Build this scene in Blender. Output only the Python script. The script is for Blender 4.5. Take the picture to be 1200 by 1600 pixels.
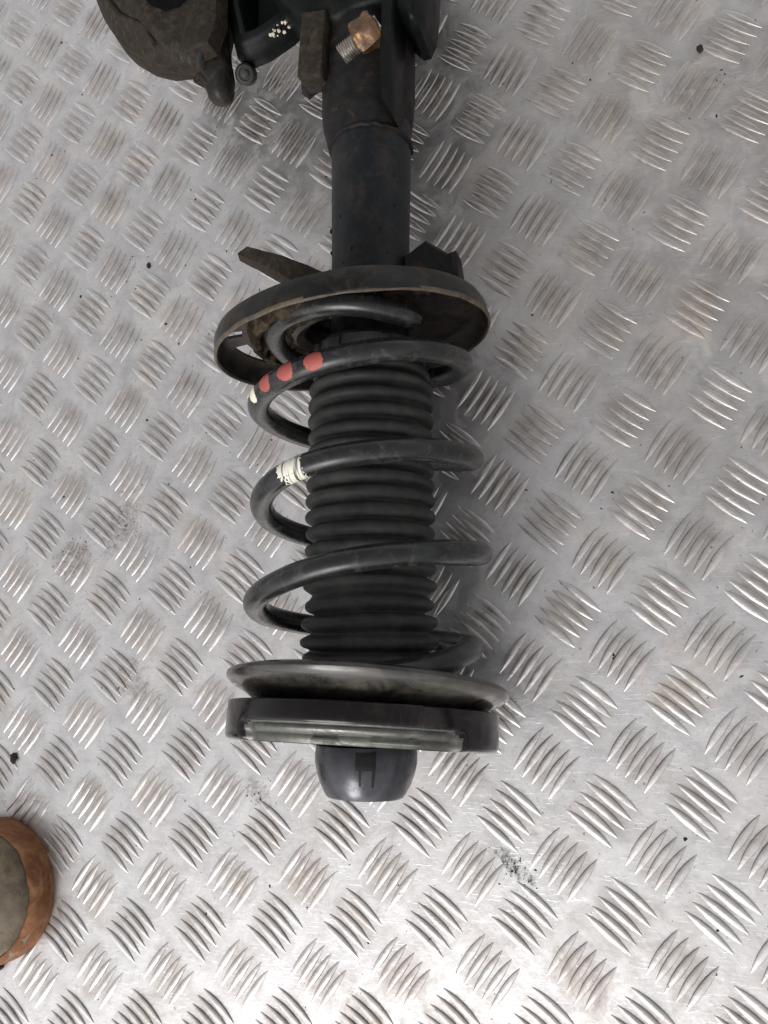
import bpy, bmesh, math, random
from mathutils import Vector, Matrix, noise

# ------------------------------------------------------------------ reset
for o in list(bpy.data.objects):
    bpy.data.objects.remove(o)
S = bpy.context.scene
COL = S.collection
MM = 0.001
R = math.radians
random.seed(7)

# ------------------------------------------------------------------ camera
cam_d = bpy.data.cameras.new('camera')
cam_d.sensor_fit = 'VERTICAL'
cam_d.sensor_height = 36.0
cam_d.lens = 1250 / 1600 * 36.0
cam_d.clip_start = 0.01
cam_d.clip_end = 50
cam = bpy.data.objects.new('camera', cam_d)
COL.objects.link(cam)
RW = Matrix(((0.94857207, -0.00270467, -0.31654969),
             (-0.05118105, -0.98811784, -0.14492634),
             (-0.31239641, 0.15367442, -0.93743941)))       # world -> camera (y down, z forward)
CW = Vector((0.15080051, -0.07044052, 0.50301281))
rot = (Matrix.Diagonal((1, -1, -1)) @ RW).transposed()
cam.matrix_world = Matrix.Translation(CW) @ rot.to_4x4()
S.camera = cam
cam_d.dof.use_dof = False

# ------------------------------------------------------------------ world and sun
SUN_EL, SUN_AZ = R(36), R(195)          # sun low over the near end of the plate
w = bpy.data.worlds.new('World')
S.world = w
w.use_nodes = True
nt = w.node_tree
nt.nodes.clear()
sky = nt.nodes.new('ShaderNodeTexSky')
sky.sky_type = 'NISHITA'
sky.sun_disc = False
sky.sun_elevation = SUN_EL
sky.sun_rotation = SUN_AZ
sky.air_density = 1.0
sky.dust_density = 2.0
sky.ozone_density = 1.0
hs = nt.nodes.new('ShaderNodeHueSaturation')
hs.inputs['Saturation'].default_value = 0.06
bg = nt.nodes.new('ShaderNodeBackground')
bg.inputs['Strength'].default_value = 0.15
wo = nt.nodes.new('ShaderNodeOutputWorld')
nt.links.new(sky.outputs[0], hs.inputs['Color'])
nt.links.new(hs.outputs[0], bg.inputs['Color'])
nt.links.new(bg.outputs[0], wo.inputs['Surface'])

sun_d = bpy.data.lights.new('sun', 'SUN')
sun_d.energy = 1.2
sun_d.angle = R(28)
sun_d.color = (1.0, 0.97, 0.93)
sun = bpy.data.objects.new('sun', sun_d)
COL.objects.link(sun)
to_sun = Vector((math.sin(SUN_AZ) * math.cos(SUN_EL), math.cos(SUN_AZ) * math.cos(SUN_EL), math.sin(SUN_EL)))
sun.rotation_euler = to_sun.to_track_quat('Z', 'Y').to_euler()
sun.location = to_sun * 3

S.view_settings.view_transform = 'Standard'
S.view_settings.look = 'None'
S.view_settings.gamma = 1
S.view_settings.exposure = 0.42

# ------------------------------------------------------------------ material helpers
class Mat:
    def __init__(self, name, pos='object'):
        self.m = bpy.data.materials.new(name)
        self.m.use_nodes = True
        self.t = self.m.node_tree
        self.b = self.t.nodes['Principled BSDF']
        if pos == 'world':
            g = self.t.nodes.new('ShaderNodeNewGeometry')
            self.P = g.outputs['Position']
        else:
            g = self.t.nodes.new('ShaderNodeTexCoord')
            self.P = g.outputs['Object']

    def inp(self, sock, v):
        if isinstance(v, bpy.types.NodeSocket):
            self.t.links.new(v, sock)
        else:
            sock.default_value = v

    def noise(self, scale, detail=4, rough=0.55, dist=0.0, P=None, w=0):
        n = self.t.nodes.new('ShaderNodeTexNoise')
        n.noise_dimensions = '4D'
        n.inputs['W'].default_value = w
        n.inputs['Scale'].default_value = scale
        n.inputs['Detail'].default_value = detail
        n.inputs['Roughness'].default_value = rough
        n.inputs['Distortion'].default_value = dist
        self.t.links.new(P or self.P, n.inputs['Vector'])
        return n.outputs['Fac']

    def mapped(self, scale=(1, 1, 1), rot=(0, 0, 0), loc=(0, 0, 0)):
        n = self.t.nodes.new('ShaderNodeMapping')
        n.inputs['Scale'].default_value = scale
        n.inputs['Rotation'].default_value = rot
        n.inputs['Location'].default_value = loc
        self.t.links.new(self.P, n.inputs['Vector'])
        return n.outputs[0]

    def ramp(self, fac, stops):
        n = self.t.nodes.new('ShaderNodeValToRGB')
        e = n.color_ramp.elements
        while len(e) < len(stops):
            e.new(0.5)
        for k, (p, c) in enumerate(stops):
            e[k].position = p
            e[k].color = (c, c, c, 1) if isinstance(c, (int, float)) else (*c, 1)
        self.t.links.new(fac, n.inputs[0])
        return n.outputs[0]

    def mix(self, fac, a, b, mode='MIX'):
        n = self.t.nodes.new('ShaderNodeMix')
        n.data_type = 'RGBA'
        n.blend_type = mode
        self.inp(n.inputs[0], fac)
        for s, v in ((n.inputs[6], a), (n.inputs[7], b)):
            if isinstance(v, tuple) and len(v) == 3:
                v = (*v, 1)
            self.inp(s, v)
        return n.outputs[2]

    def math(self, op, a, b=0.0, c=0.0, clamp=False):
        n = self.t.nodes.new('ShaderNodeMath')
        n.operation = op
        n.use_clamp = clamp
        self.inp(n.inputs[0], a)
        self.inp(n.inputs[1], b)
        if op in ('MULTIPLY_ADD',):
            self.inp(n.inputs[2], c)
        return n.outputs[0]

    def spot(self, loc, radii, rot=0.0):
        """1 at the centre of an ellipse on the plate, 0 at its edge"""
        n = self.t.nodes.new('ShaderNodeMapping')
        n.vector_type = 'TEXTURE'
        n.inputs['Location'].default_value = loc
        n.inputs['Rotation'].default_value = (0, 0, rot)
        n.inputs['Scale'].default_value = radii
        self.t.links.new(self.P, n.inputs['Vector'])
        l = self.t.nodes.new('ShaderNodeVectorMath')
        l.operation = 'LENGTH'
        self.t.links.new(n.outputs[0], l.inputs[0])
        return self.math('SUBTRACT', 1.0, l.outputs['Value'], clamp=True)

    def bump(self, h, strength, dist, prev=None):
        n = self.t.nodes.new('ShaderNodeBump')
        n.inputs['Strength'].default_value = strength
        n.inputs['Distance'].default_value = dist
        self.t.links.new(h, n.inputs['Height'])
        if prev:
            self.t.links.new(prev, n.inputs['Normal'])
        self.t.links.new(n.outputs[0], self.b.inputs['Normal'])
        return n.outputs[0]

    def set(self, **k):
        for a, v in k.items():
            a = {'color': 'Base Color', 'rough': 'Roughness', 'metal': 'Metallic', 'coat': 'Coat Weight',
                 'coat_rough': 'Coat Roughness', 'spec': 'Specular IOR Level'}[a]
            if isinstance(v, tuple) and len(v) == 3:
                v = (*v, 1)
            self.inp(self.b.inputs[a], v)
        return self


# tread pattern: lattice origin, then its two steps (metres)
LO = Vector((0.14703, 0.00712))
LU = Vector((0.031186, -0.025089))
LV = Vector((-0.023186, -0.032000))


# aluminium tread plate: dull oxide, scratches, dirt caught in patches
def plate_material():
    M = Mat('aluminium_tread_plate', 'world')
    big = M.noise(9, 5, 0.6, 0.3)
    mid = M.noise(60, 6, 0.65, 0.5, w=3)
    fine = M.noise(700, 4, 0.7, 0.0, w=5)
    base = M.ramp(mid, [(0.3, (0.58, 0.555, 0.555)), (0.5, (0.70, 0.68, 0.68)), (0.72, (0.79, 0.775, 0.775))])
    # brown grime in blotches
    grime = M.math('MULTIPLY', M.ramp(M.noise(26, 8, 0.72, 1.2, w=9), [(0.48, 0.0), (0.64, 1.0)]),
                   M.ramp(big, [(0.34, 0.15), (0.60, 1.0)]))
    base = M.mix(M.math('MULTIPLY', grime, 0.6), base, (0.30, 0.255, 0.21))
    # streaky grime in two rolling directions
    st = M.noise(30, 7, 0.75, 0.4, P=M.mapped((1, 5, 1), (0, 0, R(35))), w=2)
    base = M.mix(M.ramp(st, [(0.56, 0.0), (0.74, 0.45)]), base, (0.36, 0.32, 0.28))
    # brown tone painted over the far right, standing in for dimmer light there
    far_shade = M.math('MULTIPLY', M.ramp(M.spot((0.16, 0.26, 0), (0.30, 0.36, 1), 0.2), [(0.0, 0.0), (0.6, 0.8)]),
                  M.ramp(M.noise(14, 6, 0.65, 0.6, w=14), [(0.3, 0.35), (0.65, 1.0)]))
    base = M.mix(M.math('MULTIPLY', far_shade, 0.72), base, (0.34, 0.30, 0.265))
    # scratch streaks
    sc = None
    for k, a in enumerate((20, 75, 128, -40)):
        n = M.noise(55, 3, 0.6, 0.15, P=M.mapped((1, 14, 1), (0, 0, R(a)), (k * 3.1, 0, 0)), w=k)
        n = M.ramp(n, [(0.635, 0.0), (0.675, 1.0)])
        sc = n if sc is None else M.math('MAXIMUM', sc, n)
    base = M.mix(M.math('MULTIPLY', sc, 0.35), base, (0.85, 0.85, 0.86))
    # tiny dark pits
    pit = M.ramp(M.noise(300, 3, 0.6, 0.2, w=21), [(0.665, 0.0), (0.71, 1.0)])
    base = M.mix(M.math('MULTIPLY', pit, 0.75), base, (0.10, 0.085, 0.07))
    # black oily smear, brown stains
    for loc, rad, rt, col, lo in (((0.061, -0.204, 0), (0.030, 0.009, 1), R(-40), (0.03, 0.03, 0.03), 0.50),
                                 ((-0.268, -0.012, 0), (0.034, 0.026, 1), R(50), (0.16, 0.12, 0.10), 0.50),
                                 ((-0.225, 0.013, 0), (0.042, 0.020, 1), R(60), (0.17, 0.13, 0.105), 0.50),
                                 ((0.112, 0.378, 0), (0.016, 0.010, 1), R(-20), (0.40, 0.22, 0.08), 0.40),
                                 ((-0.105, -0.175, 0), (0.02, 0.012, 1), R(-50), (0.14, 0.11, 0.09), 0.50),
                                 ((-0.21, -0.10, 0), (0.03, 0.02, 1), R(-50), (0.24, 0.19, 0.15), 0.50)):
        nz = M.noise(75, 8, 0.75, 1.2, w=30 + lo)
        s = M.math('MULTIPLY_ADD', M.spot(loc, rad, rt), 1.0, M.math('MULTIPLY_ADD', nz, 2.2, -1.1))
        s = M.math('MULTIPLY', M.ramp(s, [(0.42, 0), (0.62, 1.0)]), M.ramp(M.spot(loc, rad, rt), [(0.0, 0.0), (0.25, 1.0)]))
        s = M.math('MULTIPLY', s, M.ramp(M.noise(260, 6, 0.8, 1.0, w=31), [(lo - 0.06, 0.15), (lo + 0.08, 1)]))
        base = M.mix(M.math('MULTIPLY', s, 0.9 if col[0] < 0.1 else 0.6), base, col)
    # dirt that gathers between the five bars of each cell
    det = LU.x * LV.y - LU.y * LV.x
    def comp(ax, ay, off):
        n = M.t.nodes.new('ShaderNodeVectorMath'); n.operation = 'DOT_PRODUCT'
        M.t.links.new(M.P, n.inputs[0]); n.inputs[1].default_value = (ax, ay, 0)
        q = M.math('SUBTRACT', n.outputs['Value'], off)
        return M.math('SUBTRACT', q, M.math('ROUND', q))
    ax, ay = LV.y / det, -LV.x / det
    bx, by = -LU.y / det, LU.x / det
    fu = comp(ax, ay, ax * LO.x + ay * LO.y)
    fv = comp(bx, by, bx * LO.x + by * LO.y)
    d2 = M.math('ADD', M.math('MULTIPLY', fu, fu), M.math('MULTIPLY', fv, fv))
    cell = M.ramp(M.math('SQRT', d2), [(0.22, 1.0), (0.50, 0.0)])
    cg = M.math('MULTIPLY', cell, M.ramp(M.noise(33, 7, 0.7, 0.6, w=50), [(0.34, 0.15), (0.66, 1.0)]))
    base = M.mix(M.math('MULTIPLY', cg, 0.62), base, (0.32, 0.265, 0.22))
    # fine scuffing
    scuff = M.noise(160, 7, 0.8, 1.5, w=60)
    base = M.mix(M.ramp(scuff, [(0.55, 0.0), (0.66, 0.45)]), base, (0.34, 0.30, 0.27))
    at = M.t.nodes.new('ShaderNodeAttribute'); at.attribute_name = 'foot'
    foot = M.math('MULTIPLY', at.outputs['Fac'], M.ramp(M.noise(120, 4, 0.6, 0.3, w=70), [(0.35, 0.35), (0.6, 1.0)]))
    base = M.mix(M.math('MULTIPLY', foot, 0.85), base, (0.075, 0.06, 0.05))  # bar foot dirt, with shade painted along one skirt
    rough = M.ramp(M.noise(40, 6, 0.7, 0.8, w=12), [(0.3, 0.32), (0.7, 0.47)])
    rough = M.math('MULTIPLY_ADD', grime, 0.25, rough)
    rough = M.math('MULTIPLY_ADD', sc, -0.08, rough)
    M.set(color=base, rough=rough, metal=M.math('SUBTRACT', 0.93, M.math('MULTIPLY', grime, 0.5)))
    n1 = M.bump(M.noise(38, 4, 0.6, 0.3, w=40), 0.35, 0.0012)
    n1 = M.bump(scuff, 0.45, 0.00022, n1)
    n2 = M.bump(fine, 0.20, 0.00018, n1)
    M.bump(sc, 0.35, 0.00008, n2)
    return M.m


def simple(name, col, rough, metal=0.0, var=0.35, scale=90, dirt=None, dirt_amt=0.5, bump=0.25, coat=0.0, spec=0.5,
           bscale=500, bdist=0.0003, dscale=45, dlo=0.5):
    M = Mat(name)
    n = M.noise(scale, 6, 0.65, 0.4)
    a = tuple(c * (1 - var) for c in col)
    b = tuple(min(1, c * (1 + var)) for c in col)
    base = M.ramp(n, [(0.3, a), (0.7, b)])
    r = M.ramp(M.noise(scale * 0.6, 5, 0.6, 0.5, w=4), [(0.3, max(0.02, rough - 0.09)), (0.7, min(1, rough + 0.09))])
    if dirt:
        d = M.ramp(M.noise(dscale, 8, 0.75, 0.8, w=8), [(dlo, 0.0), (dlo + 0.16, 1.0)])
        d = M.math('MULTIPLY', d, dirt_amt)
        base = M.mix(d, base, dirt)
        r = M.math('MULTIPLY_ADD', d, 0.4, r)
        metal_s = M.math('MULTIPLY_ADD', d, -metal, metal, clamp=True) if metal else 0.0
        if metal:
            n_ = M.t.nodes.new('ShaderNodeMath'); n_.operation = 'MULTIPLY_ADD'
            M.t.links.new(d, n_.inputs[0]); n_.inputs[1].default_value = -metal; n_.inputs[2].default_value = metal
            metal_s = n_.outputs[0]
    else:
        metal_s = metal
    M.set(color=base, rough=r, metal=metal_s, spec=spec)
    if coat:
        M.set(coat=coat, coat_rough=0.08)
    n1 = M.bump(M.noise(scale * 0.8, 5, 0.6, 0, w=17), bump, 0.0008)
    M.bump(M.noise(bscale, 4, 0.65, 0, w=19), bump, bdist, n1)
    return M.m


MT = {}
MT['plate'] = plate_material()
MT['spring'] = simple('dark_spring_paint', (0.0135, 0.014, 0.014), 0.27, dirt=(0.11, 0.105, 0.095), dirt_amt=0.5, bump=0.12, dlo=0.52, dscale=75, spec=0.35)
MT['rubber'] = simple('matt_black_rubber', (0.024, 0.025, 0.024), 0.58, dirt=(0.085, 0.083, 0.076), dirt_amt=0.4, bump=0.10, dscale=35, spec=0.25, dlo=0.47)
MT['seat_black'] = simple('chipped_black_seat_paint', (0.006, 0.006, 0.006), 0.34, dirt=(0.06, 0.038, 0.024), dirt_amt=0.6, bump=0.35, dscale=55, dlo=0.47, spec=0.25)
MT['seat_edge'] = simple('worn_rusty_seat_edge', (0.060, 0.045, 0.030), 0.55, var=0.6, dirt=(0.22, 0.17, 0.11), dirt_amt=0.6, bump=0.5, dscale=70, dlo=0.52)
MT['crust'] = simple('crusted_dirt', (0.014, 0.011, 0.008), 0.85, var=0.6, dirt=(0.1, 0.075, 0.048), dirt_amt=0.6, bump=1.0, scale=160, dscale=90, spec=0.1, dlo=0.46)
MT['tube'] = simple('black_tube_paint', (0.006, 0.008, 0.01), 0.42, dirt=(0.050, 0.036, 0.028), dirt_amt=0.42, bump=0.22, dscale=85, dlo=0.47, spec=0.2)
MT['gloss'] = simple('gloss_black_paint', (0.014, 0.012, 0.010), 0.26, dirt=(0.075, 0.066, 0.052), dirt_amt=0.75, bump=0.12, coat=0.22, dscale=16, dlo=0.47, bscale=300)
MT['satin'] = simple('satin_black_paint', (0.007, 0.005, 0.0055), 0.17, dirt=(0.06, 0.042, 0.034), dirt_amt=0.5, bump=0.14, dscale=42, dlo=0.52, spec=0.28)
MT['dome'] = simple('smoky_metal_cover', (0.055, 0.055, 0.064), 0.24, metal=0.6, dirt=(0.02, 0.015, 0.014), dirt_amt=0.8, bump=0.10, dscale=22, dlo=0.48, spec=0.5)
MT['shoulder'] = simple('bright_shoulder_metal', (0.14, 0.14, 0.125), 0.30, metal=0.85, var=0.3, dirt=(0.03, 0.028, 0.026), dirt_amt=0.85, bump=0.10, dscale=45, dlo=0.44)  # sky reflection on the shoulder is partly put into this paler metal colour
MT['chalk_dull'] = simple('scuffed_grey_rubber', (0.20, 0.155, 0.12), 0.85, var=0.4, bump=0.6, scale=200)
MT['hole'] = simple('unlit_black_cavity', (0.004, 0.004, 0.004), 0.9, bump=0.1, spec=0.05)
MT['black'] = simple('dark_void_black', (0.010, 0.010, 0.010), 0.6, bump=0.2, spec=0.2)
MT['casting'] = simple('brown_dusty_casting', (0.019, 0.015, 0.0115), 0.60, var=0.45, dirt=(0.075, 0.058, 0.04), dirt_amt=0.55, bump=0.7, scale=260, dscale=150, dlo=0.5, spec=0.12)
MT['pin'] = simple('dark_greasy_pin', (0.007, 0.006, 0.005), 0.45, var=0.4, dirt=(0.06, 0.04, 0.028), dirt_amt=0.6, bump=0.6, dscale=60, spec=0.25)
MT['knuckle'] = simple('dark_cast_knuckle', (0.004, 0.005, 0.005), 0.42, dirt=(0.025, 0.018, 0.013), dirt_amt=0.4, bump=0.5, dscale=50, dlo=0.55, spec=0.12)
MT['rust_dark'] = simple('dark_rust', (0.011, 0.01, 0.01), 0.60, var=0.5, dirt=(0.085, 0.042, 0.024), dirt_amt=0.7, bump=0.7, scale=140, dscale=75, dlo=0.54, spec=0.15)
MT['sole'] = simple('tan_orange_rubber', (0.17, 0.072, 0.035), 0.75, var=0.35, dirt=(0.34, 0.18, 0.095), dirt_amt=0.75, bump=0.35, scale=30, dscale=34, spec=0.2, dlo=0.46)
MT['leather'] = simple('scuffed_brown_leather', (0.12, 0.095, 0.068), 0.62, var=0.45, dirt=(0.24, 0.185, 0.11), dirt_amt=0.6, bump=0.8, scale=70, dscale=90, spec=0.25, dlo=0.48)
MT['thread'] = simple('bright_bolt_thread', (0.36, 0.35, 0.33), 0.30, metal=0.9, dirt=(0.20, 0.10, 0.05), dirt_amt=0.6, bump=0.3, dscale=160, dlo=0.48)
MT['nut'] = simple('rusty_golden_nut', (0.15, 0.085, 0.04), 0.30, metal=0.7, var=0.5, dirt=(0.05, 0.022, 0.012), dirt_amt=0.9, bump=0.8, scale=220, dscale=110, dlo=0.44)
MT['red'] = simple('faded_red_paint', (0.3, 0.062, 0.05), 0.55, var=0.15, dirt=(0.04, 0.02, 0.02), dirt_amt=0.7, bump=0.2, dscale=330, dlo=0.56)
MT['cream'] = simple('cream_paint', (0.62, 0.60, 0.50), 0.55, var=0.1, dirt=(0.12, 0.11, 0.09), dirt_amt=0.8, bump=0.2, dscale=260, dlo=0.56)
MT['crumb'] = simple('black_brown_crumb', (0.022, 0.016, 0.013), 0.75, var=0.5, bump=0.8, spec=0.2)
MT['chalk'] = simple('pale_corrosion', (0.50, 0.45, 0.36), 0.85, var=0.3, bump=0.8, scale=300)

# painted band has thin worn rings across it
def band_material():
    M = Mat('worn_cream_band')
    n = M.noise(620, 2, 0.5, 0.1, P=M.mapped((1, 0.05, 0.05), (0, 0, R(-22))))
    c = M.mix(M.ramp(n, [(0.54, 0.0), (0.60, 1.0)]), (0.62, 0.60, 0.52), (0.055, 0.05, 0.045))
    M.set(color=c, rough=0.55)
    M.bump(n, 0.3, 0.0002)
    return M.m
MT['band'] = band_material()


# ------------------------------------------------------------------ geometry helpers
def link(name, me, mat, parent=None, origin=(0, 0, 0), angle=35):
    if mat is not None and len(me.materials) == 0:
        me.materials.append(mat)
    me.polygons.foreach_set('use_smooth', [True] * len(me.polygons))
    me.set_sharp_from_angle(angle=R(angle))
    o = bpy.data.objects.new(name, me)
    COL.objects.link(o)
    if parent:
        o.parent = parent
    return o


def from_bm(name, bm, mat, parent=None, angle=35, loc=None, recalc=True):
    if recalc:
        bmesh.ops.recalc_face_normals(bm, faces=bm.faces)
    me = bpy.data.meshes.new(name)
    bm.to_mesh(me)
    bm.free()
    o = link(name, me, mat, parent, angle=angle)
    if loc is not None:
        o.location = loc
    return o


def tag(o, label=None, cat=None, group=None, kind=None):
    if label: o['label'] = label
    if cat: o['category'] = cat
    if group: o['group'] = group
    if kind: o['kind'] = kind
    return o


def frame(origin, pitch=0, yaw=0, roll=0):
    """strut-local frame: X right, Y along the axis to the knuckle, Z up; mm in, metres out"""
    return (Matrix.Translation(Vector(origin) * MM) @ Matrix.Rotation(R(yaw), 4, 'Z')
            @ Matrix.Rotation(R(pitch), 4, 'X') @ Matrix.Rotation(R(roll), 4, 'Y') @ Matrix.Scale(MM, 4))


def revolve(bm, M, prof, n=96, closed=False, rfun=None, a0=0.0, a1=360.0, skip=None):
    """prof: (y, r) in mm about local Y. closed joins last to first."""
    full = abs(a1 - a0 - 360) < 1e-6
    m = n if full else n + 1
    rings = []
    for k in range(m):
        a = R(a0 + (a1 - a0) * k / n)
        ring = []
        for q, (y, r) in enumerate(prof):
            rr, yy = (r, y) if rfun is None else rfun(a, y, r, q)
            ring.append(bm.verts.new(M @ Vector((rr * math.sin(a), yy, rr * math.cos(a)))))
        rings.append(ring)
    L = len(prof)
    for k in range(n):
        A, B = rings[k], rings[(k + 1) % m]
        for q in range(L if closed else L - 1):
            if skip and skip(a0 + (a1 - a0) * (k + 0.5) / n, q):
                continue
            q2 = (q + 1) % L
            try:
                bm.faces.new((A[q], A[q2], B[q2], B[q]))
            except ValueError:
                pass
    bmesh.ops.remove_doubles(bm, verts=bm.verts, dist=1e-6)


def tube(bm, pts, rad, n=16, cap=True):
    """sweep along points (metres); rad: number or list (metres)"""
    P = [Vector(p) for p in pts]
    up = None
    rings = []
    for i, p in enumerate(P):
        t = (P[min(i + 1, len(P) - 1)] - P[max(i - 1, 0)]).normalized()
        if up is None:
            up = t.orthogonal().normalized()
        up = (up - t * up.dot(t)).normalized()
        s = t.cross(up)
        r = rad[i] if isinstance(rad, (list, tuple)) else rad
        rings.append([bm.verts.new(p + (up * math.cos(2 * math.pi * k / n) + s * math.sin(2 * math.pi * k / n)) * r) for k in range(n)])
    for a, b in zip(rings, rings[1:]):
        for k in range(n):
            bm.faces.new((a[k], a[(k + 1) % n], b[(k + 1) % n], b[k]))
    if cap:
        bm.faces.new(rings[0][::-1])
        bm.faces.new(rings[-1])
    return rings


def loft(bm, layers, cap=True):
    """layers: lists of (x, y, z) mm with equal counts, stacked"""
    rs = [[bm.verts.new(Vector(p) * MM) for p in L] for L in layers]
    n = len(rs[0])
    for a, b in zip(rs, rs[1:]):
        for k in range(n):
            bm.faces.new((a[k], a[(k + 1) % n], b[(k + 1) % n], b[k]))
    if cap:
        bm.faces.new(rs[0][::-1])
        bm.faces.new(rs[-1])


def inset_poly(poly, d):
    """crude inset of a 2D polygon by d"""
    n = len(poly)
    area = sum(poly[i][0] * poly[(i + 1) % n][1] - poly[(i + 1) % n][0] * poly[i][1] for i in range(n))
    sg = 1 if area > 0 else -1
    out = []
    for i in range(n):
        p0, p1, p2 = Vector(poly[i - 1]), Vector(poly[i]), Vector(poly[(i + 1) % n])
        e1, e2 = (p1 - p0).normalized(), (p2 - p1).normalized()
        n1, n2 = Vector((-e1.y, e1.x)) * sg, Vector((-e2.y, e2.x)) * sg
        b = (n1 + n2)
        b = b / max(0.35, b.length_squared / 2) if b.length > 1e-6 else n1
        out.append(tuple(p1 + b * d))
    return out


def block(bm, poly, levels):
    """prism of a plan polygon; levels: (z, inset)"""
    loft(bm, [[(x, y, z) for x, y in (inset_poly(poly, d) if d else poly)] for z, d in levels])


def bevel(bm, w, seg=2, ang=20):
    es = [e for e in bm.edges if len(e.link_faces) == 2 and e.calc_face_angle(0) > R(ang)]
    bmesh.ops.bevel(bm, geom=es, offset=w * MM, segments=seg, profile=0.5, affect='EDGES', clamp_overlap=True)


def roughen(bm, amp, freq, cuts=0, seed=0.0):
    if cuts:
        bmesh.ops.triangulate(bm, faces=[f for f in bm.faces if len(f.verts) > 4])
        bmesh.ops.subdivide_edges(bm, edges=bm.edges[:], cuts=cuts, use_grid_fill=True)
    bm.normal_update()
    for v in bm.verts:
        d = noise.fractal(v.co * freq + Vector((seed, seed * 2, 0)), 1.0, 2.0, 3)
        v.co += v.normal * d * amp * MM


def obox(bm, M, sx, sy, sz, bw=0):
    """box in mm in frame M"""
    r = bmesh.ops.create_cube(bm, size=1.0)
    for v in r['verts']:
        v.co = M @ Vector((v.co.x * sx, v.co.y * sy, v.co.z * sz))
    if bw:
        es = list({e for v in r['verts'] for e in v.link_edges})
        bmesh.ops.bevel(bm, geom=es, offset=bw * MM, segments=2, profile=0.5, affect='EDGES')


def blob(bm, c, r, squash=(1, 1, 1), sub=2, amp=0.3, seed=0.0, rz=0.0):
    q = bmesh.ops.create_icosphere(bm, subdivisions=sub, radius=1.0)
    Rz = Matrix.Rotation(rz, 3, 'Z')
    for v in q['verts']:
        k = 1 + amp * noise.noise(v.co * 1.7 + Vector((seed, -seed, seed * 0.5)))
        p = Vector((v.co.x * squash[0], v.co.y * squash[1], v.co.z * squash[2])) * r * k
        v.co = (Vector(c) + Rz @ p) * MM


# ------------------------------------------------------------------ the tread plate floor
def lattice(i, j):
    return LO + LU * i + LV * j


def floor_height(x, y):
    return (noise.noise(Vector((x * 5, y * 5, 3.3))) * 0.0009 + noise.noise(Vector((x * 17, y * 17, 9.1))) * 0.0003)


bm = bmesh.new()
NX = 200
ext = 0.95
gv = [[bm.verts.new((-ext + 2 * ext * a / NX, -ext + 2 * ext * b / NX, 0)) for a in range(NX + 1)] for b in range(NX + 1)]
for row in gv:
    for v in row:
        v.co.z = floor_height(v.co.x, v.co.y)
for b in range(NX):
    for a in range(NX):
        bm.faces.new((gv[b][a], gv[b][a + 1], gv[b + 1][a + 1], gv[b + 1][a]))
# real thickness: a folded edge going down
edge = [e for e in bm.edges if len(e.link_faces) == 1]
ex = bmesh.ops.extrude_edge_only(bm, edges=edge)
for v in [g for g in ex['geom'] if isinstance(g, bmesh.types.BMVert)]:
    v.co.z = -0.003
floor = from_bm('metal_floor', bm, MT['plate'])
tag(floor, 'scuffed aluminium five-bar tread plate under the car part', None, None, 'structure')


def bar_mesh(seed):
    rnd = random.Random(seed)
    st = [-1, -0.90, -0.68, -0.36, 0, 0.36, 0.68, 0.90, 1]
    V, F = [], []
    L, W, H = 16.6, 2.6, 1.30
    skew = rnd.uniform(0.15, 0.35)
    V.append((-L, 0, -0.15))
    for s in st[1:-1]:
        w = W * (1 - abs(s) ** 1.9) ** 0.92
        h = H * (1 - abs(s) ** 2.6) * rnd.uniform(0.93, 1.05)
        cy = skew * (1 - s * s) * 1.3
        for c, q in ((-1, -0.16), (-0.88, 0.48), (-0.66, 0.83), (0.05, 1.0), (0.70, 0.90), (0.88, 0.66), (1, -0.16)):
            z = q * h if q > 0 else -0.22
            V.append((s * L, cy + c * w * rnd.uniform(0.97, 1.03), z))
    V.append((L, 0, -0.15))
    k = len(st) - 2
    for i in range(k - 1):
        for c in range(6):
            a = 1 + i * 7 + c
            F.append((a, a + 7, a + 8, a + 1))
    for c in range(6):
        F.append((0, 1 + c, 2 + c))
        a = 1 + (k - 1) * 7 + c
        F.append((a + 1, a, len(V) - 1))
    return [Vector(v) * MM for v in V], F


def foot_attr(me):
    # dirt at a bar's foot, plus shade painted on its side away from light
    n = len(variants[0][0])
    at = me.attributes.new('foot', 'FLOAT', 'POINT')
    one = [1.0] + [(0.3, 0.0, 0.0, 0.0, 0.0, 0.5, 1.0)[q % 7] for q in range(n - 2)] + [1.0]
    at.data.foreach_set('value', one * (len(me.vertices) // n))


variants = [bar_mesh(s) for s in range(6)]


def edge_dir(i, j, typ):
    d = LU if typ == 0 else LV
    return math.atan2(d.y, d.x)


def to_px(p):
    c = RW @ (Vector(p) - CW)
    return 600 + 1250 * c.x / c.z, 800 + 1250 * c.y / c.z, c.z


bars = []
rb = random.Random(3)
for i in range(-40, 41):
    for j in range(-40, 41):
        c = lattice(i, j)
        if abs(c.x) > ext - 0.03 or abs(c.y) > ext - 0.03:
            continue
        typ = (i + j) % 2
        d = (LU if typ == 0 else LV).normalized()
        e = (LV if typ == 0 else LU).normalized()
        for k in range(-2, 3):
            p = c + e * (k * 0.00655) + Vector((rb.uniform(-1, 1), rb.uniform(-1, 1))) * 0.00025
            z = floor_height(p.x, p.y)
            a = math.atan2(d.y, d.x) + rb.uniform(-0.015, 0.015) + (0 if typ == 0 else math.pi)
            sx, sz = rb.uniform(0.95, 1.02), rb.uniform(0.8, 1.05)
            M = Matrix.Translation((p.x, p.y, z)) @ Matrix.Rotation(a, 4, 'Z') @ Matrix.Diagonal((sx, rb.uniform(0.92, 1.04), sz, 1))
            u, v, dep = to_px((p.x, p.y, 0))
            inside = -10 < u < 1210 and -10 < v < 1610
            bars.append((0 if inside else 1, dep, rb.randrange(6), M))
bars.sort(key=lambda b: (b[0], b[1]))
bar_me = []
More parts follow.
